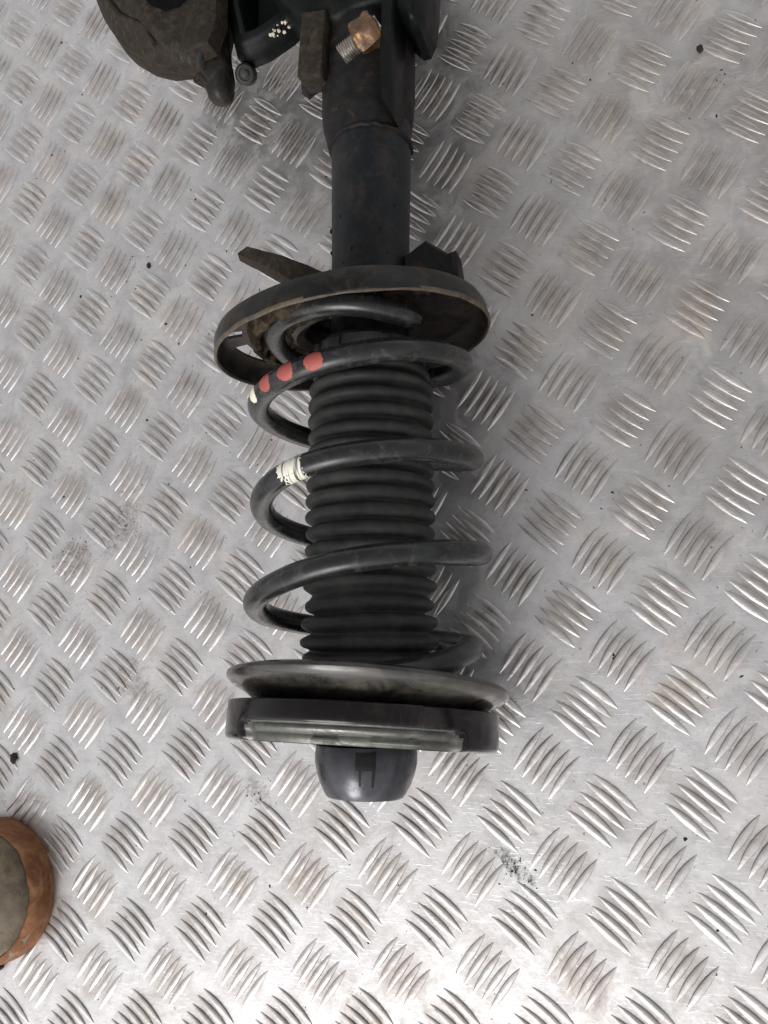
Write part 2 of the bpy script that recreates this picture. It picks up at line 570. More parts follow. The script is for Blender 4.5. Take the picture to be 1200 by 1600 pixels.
for V, F in variants:
    me = bpy.data.meshes.new('tread_bar')
    me.from_pydata(V, [], F)
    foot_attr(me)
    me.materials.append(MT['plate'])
    me.polygons.foreach_set('use_smooth', [True] * len(me.polygons))
    me.set_sharp_from_angle(angle=R(34))
    bar_me.append(me)
for _, _, k, M in bars[:300]:
    o = bpy.data.objects.new('tread_bar', bar_me[k])
    COL.objects.link(o)
    o.parent = floor
    o.matrix_local = M
V_, F_ = [], []
for _, _, k, M in bars[300:]:
    n0 = len(V_)
    V, F = variants[k]
    V_ += [M @ v for v in V]
    F_ += [tuple(q + n0 for q in f) for f in F]
me = bpy.data.meshes.new('tread_bars')
me.from_pydata(V_, [], F_)
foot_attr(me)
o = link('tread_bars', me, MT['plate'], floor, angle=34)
tag(o, kind='stuff')

# ------------------------------------------------------------------ the suspension strut
strut = bpy.data.objects.new('suspension_strut', None)
COL.objects.link(strut)
strut.empty_display_size = 0.05
tag(strut, 'black car suspension strut with coil spring and rubber bellows lying across the tread plate', 'suspension strut')

AX = frame((0, 0, 78), pitch=-1.2)      # main axis: mount end slightly raised

# --- strut tube
bm = bmesh.new()
revolve(bm, AX, [(100, 20), (100, 23.2), (160, 23.5), (205, 24.2), (236, 24.8), (262, 25.0), (262, 20)], 64)
tube_o = from_bm('strut_tube', bm, MT['tube'], strut)
bm = bmesh.new()
revolve(bm, AX, [(-70, 8), (-70, 10.5), (100, 10.5), (100, 8)], 32)
from_bm('piston_rod', bm, MT['black'], strut)

rw = random.Random(5)
bm = bmesh.new()
for k in range(22):
    a, yy = R(rw.uniform(-70, 60)), rw.uniform(128, 222)
    p = AX @ Vector((23.7 * math.sin(a), yy, 23.7 * math.cos(a)))
    blob(bm, tuple(p / MM), rw.uniform(0.5, 1.5), (0.9, 1.3, 0.5), 1, 0.6, k)
tag(from_bm('rust_blisters', bm, MT['rust_dark'], tube_o), kind='stuff')
bm = bmesh.new()
pts = []
for k in range(60):
    a = R(-110 + 220 * k / 59)
    r = 24.6 + 0.5 * noise.noise(Vector((k * 0.5, 1, 1)))
    pts.append(AX @ Vector((r * math.sin(a), 226.5 + 0.9 * noise.noise(Vector((k * 0.35, 4, 2))) + 1.6 * math.cos(a), r * math.cos(a))))
tube(bm, pts, [(1.5 + 0.5 * noise.noise(Vector((k * 0.8, 2, 7)))) * MM for k in range(60)], 8)
from_bm('weld_bead', bm, MT['rust_dark'], tube_o, angle=60)

# --- rubber bellows
prof = []
peaks = [(79.0, 34.2), (70.2, 36.2), (61.0, 36.6), (51.8, 36.6), (42.2, 36.2), (32.6, 36.4), (23.2, 36.6), (14.0, 36.8),
         (5.0, 37.0), (-4.2, 37.0), (-13.5, 36.6), (-23.4, 36.8), (-33.0, 37.2), (-43.0, 37.4), (-54.0, 36.0),
         (-63.5, 38.0), (-74.0, 38.4), (-83, 37)]
prof.append((86.5, 31.0))
for k, (y, r) in enumerate(peaks):
    h = 3.15
    prof += [(y + h, r - 2.4), (y + h * 0.66, r - 0.75), (y + h * 0.2, r), (y - h * 0.3, r - 0.05), (y - h * 0.7, r - 0.8), (y - h, r - 2.2)]
    if k < len(peaks) - 1:
        ny = peaks[k + 1][0]
        m = (y + ny) / 2
        prof += [(m + 0.5, r - 5.2), (m - 0.5, r - 5.2)]
bm = bmesh.new()
def boot_r(a, y, r, q):
    wob = noise.noise(Vector((math.sin(a) * 0.8, math.cos(a) * 0.8, y * 0.02)))
    k = 0.9 if y > -40 else 2.2
    return r + 0.35 * wob * k, y + (0.55 * wob + 0.35 * math.sin(a + y * 0.11)) * k
revolve(bm, frame((1, 0, 78), pitch=-1.2), prof, 96, rfun=boot_r)
boot = from_bm('rubber_bellows', bm, MT['rubber'], strut, angle=80)
# collar of the bellows with small moulded tabs
bm = bmesh.new()
CF = frame((0, 0, 78), pitch=-1.2)
revolve(bm, CF, [(84, 26), (84, 32.5), (90, 33.4), (95, 32.8), (98, 30), (98, 24)], 80)
collar = from_bm('bellows_collar', bm, MT['rubber'], strut)
for a in (-14, 34, 82, 128, 176, 224, 272, 318):
    bm = bmesh.new()
    obox(bm, CF @ Matrix.Rotation(R(a), 4, 'Y') @ Matrix.Translation((0, 88.5, 33.6)), 5.5, 10.5, 3.0, 0.7)
    from_bm('collar_tab', bm, MT['rubber'], collar)

# --- coil spring : theta from the top, turning left; y (mm) along the strut
WR = 6.35
ctrl = [(-52, 95, 60, -7), (-15, 100.5, 59, -7), (45, 103, 51, -7), (90, 101, 46, -8), (140, 98, 49, -7), (180, 96, 52, -5), (215, 91, 57, -3),
        (270, 84, 57.5, -3), (330, 74, 62, -1.5), (375, 66, 62.5, -1), (420, 60, 62.5, -1), (450, 58, 62.5, 0), (505, 52, 62, 1), (570, 38, 60.5, 1),
        (630, 27, 58.5, 1), (690, 22, 60.5, 1.0), (735, 15, 62, 1.5), (780, 4, 62, 1.5), (810, -3, 62, 1.5), (865, -12, 63, 2), (930, -21, 64, 2.5),
        (990, -26, 61.5, 1.5), (1050, -31, 64, 2.5), (1080, -36, 64, 2), (1125, -48, 64, 1), (1170, -58, 64, 1), (1225, -66, 63.5, 1),
        (1290, -74, 62, 1), (1350, -79, 56.5, -1), (1400, -87, 57, 0), (1440, -92, 56, -2), (1500, -94, 55, -2), (1560, -94, 54, -2)]

def catmull(xs, ys, x):
    k = 0
    while k < len(xs) - 2 and x > xs[k + 1]:
        k += 1
    h = xs[k + 1] - xs[k]
    t = (x - xs[k]) / h
    def m(i):
        if i == 0: return (ys[1] - ys[0]) / (xs[1] - xs[0])
        if i == len(xs) - 1: return (ys[-1] - ys[-2]) / (xs[-1] - xs[-2])
        return (ys[i + 1] - ys[i - 1]) / (xs[i + 1] - xs[i - 1])
    return ((2 * t ** 3 - 3 * t ** 2 + 1) * ys[k] + (t ** 3 - 2 * t ** 2 + t) * h * m(k)
            + (-2 * t ** 3 + 3 * t ** 2) * ys[k + 1] + (t ** 3 - t ** 2) * h * m(k + 1))

TH = [c[0] for c in ctrl]
YY = [c[1] for c in ctrl]
RR = [c[2] for c in ctrl]
CX = [c[3] for c in ctrl]
SPZ = 78.0
def spring_pt(th):
    a = R(th)
    y, r = catmull(TH, YY, th), catmull(TH, RR, th)
    cx = catmull(TH, CX, th)
    return Vector((cx - r * math.sin(a), y, SPZ + r * math.cos(a))) * MM

def spring_frame(th):
    p = spring_pt(th)
    t = (spring_pt(th + 0.5) - spring_pt(th - 0.5)).normalized()
    a = R(th)
    out = Vector((-math.sin(a), 0, math.cos(a)))
    out = (out - t * out.dot(t)).normalized()
    return p, t, out, out.cross(t)

bm = bmesh.new()
NS = 20
rings = []
th = TH[0]
ths = []
while th <= TH[-1]:
    ths.append(th); th += 3.0
for th in ths:
    p, t, o_, s_ = spring_frame(th)
    rad = WR * (1 - 0.25 * max(0, 1 - (th - TH[0]) / 5)) * MM
    rings.append([bm.verts.new(p + (o_ * math.cos(2 * math.pi * k / NS) + s_ * math.sin(2 * math.pi * k / NS)) * rad) for k in range(NS)])
for a, b in zip(rings, rings[1:]):
    for k in range(NS):
        bm.faces.new((a[k], a[(k + 1) % NS], b[(k + 1) % NS], b[k]))
bm.faces.new(rings[0][::-1]); bm.faces.new(rings[-1])
spring = from_bm('coil_spring', bm, MT['spring'], strut)


def wire_patch(name, th0, phi0, half_th, half_phi, mat, label=None, shape='dot', seed=0.0, lift=0.12):
    """a patch of paint lying on the wire round (th0, phi0)"""
    bm = bmesh.new()
    N, K = 28, 5
    c = None
    rows = []
    for k in range(1, K + 1):
        row = []
        for q in range(N):
            a = 2 * math.pi * q / N
            if shape == 'dot':
                x, y = math.cos(a), math.sin(a)
            else:
                m = max(abs(math.cos(a)), abs(math.sin(a)))
                x, y = math.cos(a) / m, math.sin(a) / m
            wob = 1 + 0.10 * noise.noise(Vector((x * 2, y * 2, seed)))
            f = k / K * (wob if k == K else 1)
            p, t, o_, s_ = spring_frame(th0 + half_th * x * f)
            ph = R(phi0 + half_phi * y * f)
            l = WR + (lift if k < K else -0.05)
            row.append(bm.verts.new(p + (o_ * math.cos(ph) + s_ * math.sin(ph)) * l * MM))
        rows.append(row)
    p, t, o_, s_ = spring_frame(th0)
    cv = bm.verts.new(p + (o_ * math.cos(R(phi0)) + s_ * math.sin(R(phi0))) * (WR + lift) * MM)
    for q in range(N):
        bm.faces.new((cv, rows[0][q], rows[0][(q + 1) % N]))
    for a, b in zip(rows, rows[1:]):
        for q in range(N):
            bm.faces.new((a[q], b[q], b[(q + 1) % N], a[(q + 1) % N]))
    o = from_bm(name, bm, mat, spring, angle=70)
    if label: o['label'] = label
    return o

wire_patch('paint_mark', 364, 2, 4.6, 50, MT['red'], 'rightmost round red paint mark on the top coil', seed=1)
wire_patch('paint_mark', 379, 2, 4.6, 52, MT['red'], 'middle red paint mark on the top coil', seed=2)
wire_patch('paint_mark', 393.5, 0, 4.3, 54, MT['red'], 'leftmost red paint mark on the top coil', seed=3)
wire_patch('paint_mark', 407, 12, 3.6, 46, MT['cream'], 'cream paint mark left of the red ones', seed=4)
wire_patch('paint_band', 739, 0, 7.6, 120, MT['band'], 'worn cream paint band on the second coil', shape='sq', seed=5)

# --- lower spring seat (cup that opens toward the spring) with a slotted hole on its left
LF = frame((-10, 105.0, 79), pitch=3.5, yaw=7)
def seat_r(a, y, r, q):
    n_ = noise.noise(Vector((math.sin(a) * 3.5, math.cos(a) * 3.5, 7.0)))
    bulge = 1.8 * math.exp(-((math.degrees(a) - 22) / 12.0) ** 2) if r > 74 else 0
    return (r + 0.5 * n_ + bulge if r > 74 else r), y
bm = bmesh.new()
seat_prof = [(20, 22), (14, 26), (10, 36), (9, 46), (8.5, 55), (7.5, 64), (7.0, 72.5), (4.5, 76), (0.5, 78.0), (-5.5, 79.6), (-6.3, 80.6),
             (-5.8, 81.4), (2.5, 80.6), (7.0, 78.4), (8.6, 72.5), (9.2, 64), (12, 55), (12.5, 46), (13.5, 36), (17, 28), (22, 24)]
NP = len(seat_prof)
def slot(ang, q):
    # inner faces 4-5 and matching outer 14-15, left of the cup
    return (250 < ang < 279 or 292 < ang < 299) and q in (5, 14)
revolve(bm, LF, seat_prof, 144, closed=True, skip=slot, rfun=seat_r)
# walls of the slot
bm.verts.ensure_lookup_table()
LI = LF.inverted()
groups = {}
for e in bm.edges:
    if len(e.link_faces) == 1:
        c = LI @ ((e.verts[0].co + e.verts[1].co) / 2)
        groups.setdefault((math.degrees(math.atan2(c.x, c.z)) % 360) > 285, []).append(e)
for es in groups.values():
    bmesh.ops.bridge_loops(bm, edges=es)
seat = from_bm('lower_spring_seat', bm, MT['seat_black'], strut)
# worn bright lip on the cup's rim
bm = bmesh.new()
def lip_r(a, y, r, q):
    n_ = noise.noise(Vector((math.sin(a) * 5, math.cos(a) * 5, 2.0)))
    return r + 0.45 * n_, y + 0.5 * n_
revolve(bm, LF, [(-5.6, 79.9), (-6.8, 80.2), (-6.9, 81.0), (-5.8, 81.6), (-4.6, 81.5), (-5, 80.7)], 160, closed=True, rfun=lip_r)
from_bm('seat_rim', bm, MT['seat_edge'], seat)
# crusted rubber isolator ring the coil sits in
bm = bmesh.new()
IF = LF @ Matrix.Translation((2, 0, 0)) @ Matrix.Diagonal((0.90, 1, 0.90, 1))
def crust_r(a, y, r, q):
    n_ = noise.fractal(Vector((math.sin(a) * 7, math.cos(a) * 7, y * 0.3 + r * 0.1)), 1, 2, 3)
    return r + 1.5 * n_, y + 1.2 * n_
revolve(bm, IF, [(11, 40), (2, 42), (1, 45), (5, 50), (6, 56), (3.5, 61), (-0.5, 63.5), (-1.5, 66), (1, 68.5), (8, 69.5), (11, 66)], 150, closed=True, rfun=crust_r, a0=190, a1=378)
from_bm('spring_isolator', bm, MT['crust'], seat)
# pressed inner cup
bm = bmesh.new()
revolve(bm, LF, [(12, 24), (4, 28), (1.5, 33), (3, 39), (8, 42), (12, 42)], 96, closed=True)
from_bm('inner_cup', bm, MT['seat_black'], seat)
# bolt and pressed stiffener on the right of the cup
bm = bmesh.new()
BF = LF @ Matrix.Translation((52, 4, 33))
revolve(bm, BF, [(0, 0.01), (-3, 0.01), (-3.5, 3.6), (-2.4, 5.4), (0.5, 6.0), (4, 8.5), (5, 8.5)], 24)
from_bm('seat_rivet', bm, MT['seat_black'], seat)
bm = bmesh.new()
obox(bm, LF @ Matrix.Translation((38, 4.5, 40)) @ Matrix.Rotation(R(38), 4, 'Y'), 5, 4, 22, 1.2)
obox(bm, LF @ Matrix.Translation((27, 4.5, 40)) @ Matrix.Rotation(R(28), 4, 'Y'), 2.4, 3, 24, 0.8)
from_bm('seat_rib', bm, MT['seat_black'], seat)

# --- brackets welded to the tube, behind the seat
bm = bmesh.new()
pts = [(-99, 181, 61), (-88, 184, 62), (-40, 160, 66), (-22, 146, 70)]
loft(bm, [[(-100, 180.5, 58), (-98, 181.5, 66), (-90, 184.5, 68), (-90, 183.5, 58)],
          [(-74, 163.5, 56), (-72, 166, 67), (-62, 173, 69), (-60, 171, 56)],
          [(-50, 148, 56), (-50, 152, 68), (-40, 160, 70), (-38, 158, 56)],
          [(-20, 134, 58), (-20, 136, 70), (-14, 146, 72), (-12, 146, 58)]])
roughen(bm, 0.8, 90, 3, 2)
b1 = from_bm('bracket', bm, MT['casting'], strut, angle=50)
b1.location = (0.002, -0.0035, 0)
b1['label'] = 'long tapering bracket arm on the left'
bm = bmesh.new()
block(bm, [(22, 150), (36, 158), (49, 148), (54, 149), (55, 133), (46, 128), (22, 126)], [(62, 1.5), (64, 0), (80, 0), (83, 2)])
bevel(bm, 0.9)
roughen(bm, 0.6, 90, 2, 5)
b2 = from_bm('bracket', bm, MT['rust_dark'], strut, angle=50)
b2['label'] = 'short rusty lug on the right'

# --- upper spring seat: tilted dish flaring toward the spring
UF = frame((-0.5, -98, 78), pitch=-11.5, yaw=-1.0)
bm = bmesh.new()
revolve(bm, UF, [(4, 40), (3, 60), (2.2, 72), (2.0, 75.4), (1.0, 77.0), (-0.8, 77.4), (-2.6, 76.4), (-4.6, 73.8), (-7.5, 68.0), (-11, 62.5), (-13.0, 58.5), (-14.5, 56), (-14.5, 40)], 144, closed=True)
upper = from_bm('upper_spring_seat', bm, MT['gloss'], strut)
# --- stacked rings of the bearing
bm = bmesh.new()
NF = frame((-2.0, -107, 77.5), pitch=-5)
revolve(bm, NF, [(7, 40), (7, 54.5), (4.2, 55.6), (3.6, 54.6), (2.6, 54.6), (2.2, 56.4), (0.4, 56.8), (-0.2, 55.2), (-1.4, 55.2), (-2.0, 56.6), (-4.5, 56.6), (-5, 40)], 120, closed=True)
from_bm('bearing_ring', bm, MT['satin'], strut)

# --- top mount: thick round cap with a pressed recess in its rounded shoulder
TF = frame((-4.0, -118.0, 76.0), pitch=-8.0, yaw=-0.8)
bm = bmesh.new()
mp = [(8.5, 40), (8.5, 73.2), (8.2, 74.0), (7.4, 74.3), (0.5, 74.4), (-0.8, 74.4), (-2.2, 74.4), (-3.2, 74.4), (-4.2, 74.4), (-5.4, 74.4), (-6.6, 74.3), (-7.6, 74.2),
      (-9.2, 74.1), (-10.8, 73.5), (-11.8, 72.0), (-12.1, 70), (-12.2, 50), (-12.2, 30), (-6, 22)]
CH = {5: 0.1, 6: 0.9, 7: 2.6, 8: 2.1, 9: 2.3, 10: 4.0, 11: 5.2, 12: 5.0, 13: 5.4, 14: 4.6, 15: 2.5}
def mount_r(a, y, r, q):
    # pressed window round the top of the shoulder, with a rolled bead along it
    d = math.degrees(math.atan2(math.sin(a), math.cos(a))) - 13
    win = max(0.0, min(1.0, (50 - abs(d)) / 5.0))
    win = win * win * (3 - 2 * win)
    if q in CH:
        c = CH[q]
        if abs(d) > 42 and q in (8, 9):
            c += 1.0
        r -= c * win
    r += 0.12 * noise.noise(Vector((math.sin(a) * 6, math.cos(a) * 6, y * 0.3)))
    return r, y
revolve(bm, TF, mp, 240, rfun=mount_r)
TI = TF.inverted()
for f in bm.faces:
    c = TI @ f.calc_center_median()
    d = math.degrees(math.atan2(c.x, c.z)) - 13
    if abs(d) < 48 - 5.0 * max(0.0, (c.y + 5.5) / 3.0) ** 1.5 and -12.6 < c.y < -2.2 and math.hypot(c.x, c.z) > 60:
        f.material_index = 1
mount = from_bm('top_mount', bm, None, strut, angle=50)
mount.data.materials.append(MT['satin'])
mount.data.materials.append(MT['shoulder'])
# short pressed bars in the recess
for a0_, a1_ in ((-2, 12), (20, 46)):
    bm = bmesh.new()
    N = 24
    def bead(a, y, r, q):
        t = (math.degrees(a) - a0_) / (a1_ - a0_)
        k = min(1.0, 6 * min(t, 1 - t) + 0.02)
        return r - 1.4 * (1 - k), y
    revolve(bm, TF, [(-8.6, 67.9), (-8.9, 69.6), (-9.8, 69.6), (-10.6, 68.6), (-10.8, 66.4)], N, closed=True, rfun=bead, a0=a0_, a1=a1_)
    from_bm('pressed_bead', bm, MT['shoulder'], mount)

# --- domed cover in the middle of the mount
DF = frame((-2.0, -129.5, 76.0), pitch=-4) @ Matrix.Diagonal((1.03, 1, 1.03, 1))
bm = bmesh.new()
dp = [(0, 26.6), (-4, 27.1), (-9, 27.0), (-14, 26.0), (-19, 24.2), (-23.5, 22.0), (-26.0, 20.6), (-26.8, 19.8), (-27.0, 18.5), (-25.5, 17.5), (-23, 17), (-22.5, 0.01)]
def dome_r(a, y, r, q):
    return r + 0.12 * math.cos(6 * a), y
revolve(bm, DF, dp, 96, rfun=dome_r)
dome = from_bm('domed_cover', bm, MT['dome'], mount)
for a, w_, y0, ln, m_ in ((13, 1.6, -10.5, 17, 'black'), (28, 1.8, -10.5, 18, 'black'), (19, 10, -6.5, 9, 'black')):
    bm = bmesh.new()
    def on_dome(ang, y):
        yy = -y
        for (ya, ra), (yb, rb_) in zip(dp, dp[1:]):
            if yb <= y <= ya:
                r = ra + (rb_ - ra) * (ya - y) / (ya - yb) if ya != yb else ra
                break
        return DF @ Vector(((r + 0.14) * math.sin(R(ang)), y, (r + 0.14) * math.cos(R(ang))))
    g = []
    ny, na = 10, 4
    for q in range(ny + 1):
        y = y0 + ln / 2 - ln * q / ny
        ww = w_ * (1 - 0.35 * q / ny) if w_ < 3 else w_
        g.append([bm.verts.new(on_dome(a + (s / na - 0.5) * ww / 26.0 * 57.3, y)) for s in range(na + 1)])
    for q in range(ny):
        for s in range(na):
            bm.faces.new((g[q][s], g[q][s + 1], g[q + 1][s + 1], g[q + 1][s]))
    from_bm('cover_slot', bm, MT[m_], dome)

# --- clamp sleeve round the tube and its flanges
bm = bmesh.new()
def sleeve_r(a, y, r, q):
    n_ = noise.noise(Vector((math.sin(a) * 2, math.cos(a) * 2, y * 0.06)))
    return r + 0.9 * n_, y + (1.6 * math.cos(a) if q < 4 else 0)
revolve(bm, frame((-2.5, 0, 78), pitch=-1.2), [(226, 24.0), (229, 25.4), (234, 26.2), (240, 27.6), (250, 28.6), (262, 29.2), (290, 30), (318, 30), (318, 20)], 80, rfun=sleeve_r)
sleeve = from_bm('clamp_sleeve', bm, MT['rust_dark'], strut)
bm = bmesh.new()
block(bm, [(17, 236), (22, 229), (24, 238), (26, 300), (18, 300), (16, 262)], [(78, 0.5), (80, 0), (106, 0), (108, 1)])
roughen(bm, 0.5, 60, 2, 3)
from_bm('clamp_flange', bm, MT['knuckle'], sleeve)
bm = bmesh.new()
obox(bm, frame((-27, 284, 96), yaw=-7, pitch=6), 16, 40, 20, 1.2)
roughen(bm, 0.35, 80, 2, 8)
from_bm('clamp_ear', bm, MT['casting'], sleeve)
bm = bmesh.new()
blob(bm, (-44, 284, 70), 6, (1, 1.1, 1), 3, 0.5, 4)
from_bm('rust_flake', bm, MT['rust_dark'], sleeve)

# --- pinch bolt: bright thread and rusty nut
pb0, pb1 = Vector((-9.5, 272, 102)), Vector((24, 289, 106))
bd = (pb1 - pb0).normalized()
bq = bd.to_track_quat('Y', 'Z').to_matrix().to_4x4()
PF = Matrix.Translation(pb0 * MM) @ bq @ Matrix.Scale(MM, 4)
bm = bmesh.new()
thp = [(1, 0.01), (1, 5.4)]
y = 1
while y < 20:
    thp += [(y + 0.1, 5.6), (y + 0.75, 6.5), (y + 1.4, 5.6)]
    y += 1.5
thp += [(29, 5.6)]
revolve(bm, PF, thp, 40)
bolt = from_bm('pinch_bolt', bm, MT['thread'], strut, angle=25)
bm = bmesh.new()
hexp = []
for k in range(6):
    a = R(60 * k + 12)
    hexp.append((math.cos(a), math.sin(a)))
ls = []
for yy, r in ((12, 8.6), (13, 9.8), (16, 10.4), (24, 10.2), (27, 9.2), (28, 7.0)):
    ls.append([tuple((PF @ Vector((c * r, yy, s * r))) / MM) for c, s in hexp])
loft(bm, ls)
roughen(bm, 1.5, 150, 4, 6)
from_bm('nut', bm, MT['nut'], bolt, angle=50)

# --- steering knuckle: dark castings at the far end
bm = bmesh.new()
block(bm, [(-12, 296), (0, 300), (14, 300), (26, 292), (33, 284), (38, 284), (41, 292), (44, 320), (46, 440), (-60, 440), (-60, 330), (-40, 306)],
      [(64, 4), (68, 0), (96, 0), (103, 3), (106, 9)])
bevel(bm, 1.5)
roughen(bm, 1.0, 30, 2, 1)
kn = from_bm('steering_knuckle', bm, MT['knuckle'], strut, angle=50)
# hub carrier under the knuckle, standing on the plate
bm = bmesh.new()
revolve(bm, Matrix.Translation((-0.012, 0.442, 0)) @ Matrix.Rotation(R(90), 4, 'X') @ Matrix.Scale(MM, 4),
        [(0.5, 0.01), (0.5, 34), (3, 37), (14, 38), (16, 30), (50, 28), (66, 34), (70, 34)], 64)
from_bm('hub_carrier', bm, MT['knuckle'], kn)
# boxy arm of the knuckle, with a broad bevel facing the camera
bm = bmesh.new()
arm = [(-99, 328), (-96, 316), (-88, 310), (-74, 312), (-56, 320), (-30, 340), (4, 366), (30, 384), (40, 430), (-60, 450), (-104, 420), (-103, 345)]
block(bm, arm, [(62, 4), (66, 0), (72, 0), (76, 1.5), (83, 6), (85, 10), (83, 13), (58, 17)])
bevel(bm, 1.2, 2, 25)
roughen(bm, 0.6, 35, 2, 4)
from_bm('knuckle_arm', bm, MT['knuckle'], kn, angle=50)
bm = bmesh.new()
rr_ = random.Random(11)
for k in range(26):
    t = rr_.random()
    x, yv = -66 + 26 * t, 317 + 14 * t
    blob(bm, (x + rr_.uniform(-1.5, 1.5), yv + rr_.uniform(-2.0, 2.0), 82 + rr_.uniform(-4, 3)), rr_.uniform(0.5, 1.5), (1, 1, 0.7), 1, 0.6, k)
o = from_bm('corrosion_crumbs', bm, MT['chalk'], kn)
tag(o, kind='stuff')

# --- brake caliper body, left of the knuckle
cal = [(-214, 420), (-208, 385), (-198, 362), (-182, 337), (-168, 327), (-152, 320), (-134, 317), (-120, 314), (-108, 325), (-104, 345), (-104, 440), (-210, 450)]
bm = bmesh.new()
block(bm, cal, [(50, 9), (60, 1), (64, 0), (78, 0), (86, 1.5), (98, 15), (101, 18)])
bevel(bm, 1.8, 2, 20)
roughen(bm, 0.9, 30, 2, 7)
calo = from_bm('brake_caliper', bm, MT['casting'], strut, angle=50)
bm = bmesh.new()
block(bm, [(-172, 372), (-168, 360), (-157, 339), (-146, 325), (-133, 310), (-118, 303), (-101, 306), (-95, 322), (-96, 350), (-98, 430), (-172, 430)],
      [(90, -1), (97, 0), (101, 1), (103.4, 6), (103.6, 9)])
bevel(bm, 1.0, 2, 18)
roughen(bm, 0.7, 40, 2, 17)
from_bm('caliper_bridge', bm, MT['casting'], calo, angle=50)
bm = bmesh.new()
block(bm, [(-152, 352), (-144, 343), (-133, 336), (-122, 336), (-112, 345), (-104, 420), (-160, 420)], [(96, 0), (104.6, 0), (105.2, 1)])
from_bm('caliper_window', bm, MT['hole'], calo)  # raised black block, its colour painting in the shade of the opening
bm = bmesh.new()
tube(bm, [Vector(p) * MM for p in ((-152, 345, 102), (-140, 354, 103), (-128, 372, 104), (-118, 400, 104))], 2.6 * MM, 10)
tube(bm, [Vector(p) * MM for p in ((-190, 372, 97), (-172, 347, 98), (-152, 334, 98), (-146, 322, 95))], 2.2 * MM, 10)
from_bm('casting_rib', bm, MT['casting'], calo)
# ribbed pin gaiter and the guide pin end
bm = bmesh.new()
g0, g1 = Vector((-127, 314, 96)), Vector((-111, 306, 91))
for k in range(4):
    c = g0.lerp(g1, k / 3.0)
    d = (g1 - g0).normalized()
    tube(bm, [(c - d * 2.0) * MM, (c - d * 0.9) * MM, c * MM, (c + d * 0.9) * MM, (c + d * 2.0) * MM], [q * MM for q in (5.6, 7.2, 7.8, 7.2, 5.6)], 24)
from_bm('pin_gaiter', bm, MT['rubber'], calo)
bm = bmesh.new()
tube(bm, [Vector(p) * MM for p in ((-113, 334, 84), (-111, 320, 82), (-109, 307, 78), (-108, 297, 74), (-107.5, 290, 72), (-107, 286.5, 71), (-107, 285, 70.5))],
     [q * MM for q in (13, 12.5, 11, 10.5, 9.0, 6.5, 3)], 24)
roughen(bm, 1.1, 70, 1, 2)
from_bm('guide_pin', bm, MT['pin'], calo, angle=60)
bm = bmesh.new()
blob(bm, (-118, 301, 78), 5.5, (1.2, 0.8, 1), 2, 0.4, 9)
blob(bm, (-114, 297, 80), 4.5, (1, 1, 0.9), 2, 0.4, 3)
from_bm('casting_boss', bm, MT['casting'], calo)
bm = bmesh.new()
for k in range(16):
    blob(bm, (-107 + rr_.uniform(-4, 4), 294 + rr_.uniform(-4, 4), 81.5 + rr_.uniform(-1.2, 0.6)), rr_.uniform(0.5, 1.4), (1, 1, 0.5), 1, 0.5, k)
o = from_bm('corrosion_crumbs', bm, MT['chalk'], calo)
tag(o, kind='stuff')
# round rubber plug between caliper and knuckle, pointing up
bm = bmesh.new()
pf = Matrix.Translation(Vector((-96.5, 314, 58)) * MM) @ Vector((0.36, -0.66, 0.80)).to_track_quat('Y', 'Z').to_matrix().to_4x4() @ Matrix.Scale(MM, 4)
revolve(bm, pf, [(-4, 5), (-2, 7), (8, 7.2), (12, 6.6), (14.5, 6.6), (16, 7.0), (19, 6.8), (21, 5.6), (21.4, 4.2), (20.6, 3.6), (20.6, 2.6), (22.6, 2.4), (23.2, 1.4), (23.3, 0.01)], 40)
from_bm('rubber_plug', bm, MT['rubber'], calo)

# ------------------------------------------------------------------ toe of a worn shoe at the left edge
shoe = bpy.data.objects.new('shoe', None)
COL.objects.link(shoe)
SC = Vector((-315, -252, 0))
shoe.location = SC * MM
tag(shoe, 'scuffed brown leather shoe with orange tan rubber sole standing on the plate', 'shoe')

def shoe_outline(d, n=96):
    """plan of the sole, toe pointing right; inset by d"""
    P = []
    for k in range(n):
        a = 2 * math.pi * k / n
        c, s_ = math.cos(a), math.sin(a)
        if c >= 0:
            x, yv = 49.0 * abs(c) ** 0.95, 50.0 * math.copysign(abs(s_) ** 1.0, s_)
            n_ = 0.6 * noise.noise(Vector((c * 3, s_ * 3, 0.3)))
            x, yv = x - d * c + n_, yv - d * s_
        else:
            L_ = 225.0
            t = -c
            half = (50.0 - 13 * math.sin(min(1, t * 1.2) * math.pi * 0.5) * (1 if s_ > 0 else 0.7)) - d
            x = -(L_ - d) * t
            yv = half * math.copysign(abs(s_) ** 0.62, s_)
        P.append((x, yv))
    return P

def shoe_layers(levels):
    """levels: (z, inset, lift of the heel end)"""
    out = []
    for z, d, hl in levels:
        L = []
        for k, (x, yv) in enumerate(shoe_outline(d)):
            t = max(0.0, min(1.0, (-x + 5) / 150.0))
            wob = 0.8 * noise.noise(Vector((x * 0.06, yv * 0.06, z * 0.1)))
            L.append((x, yv, z + hl * t + (wob if z > 1 else 0)))
        out.append(L)
    return out

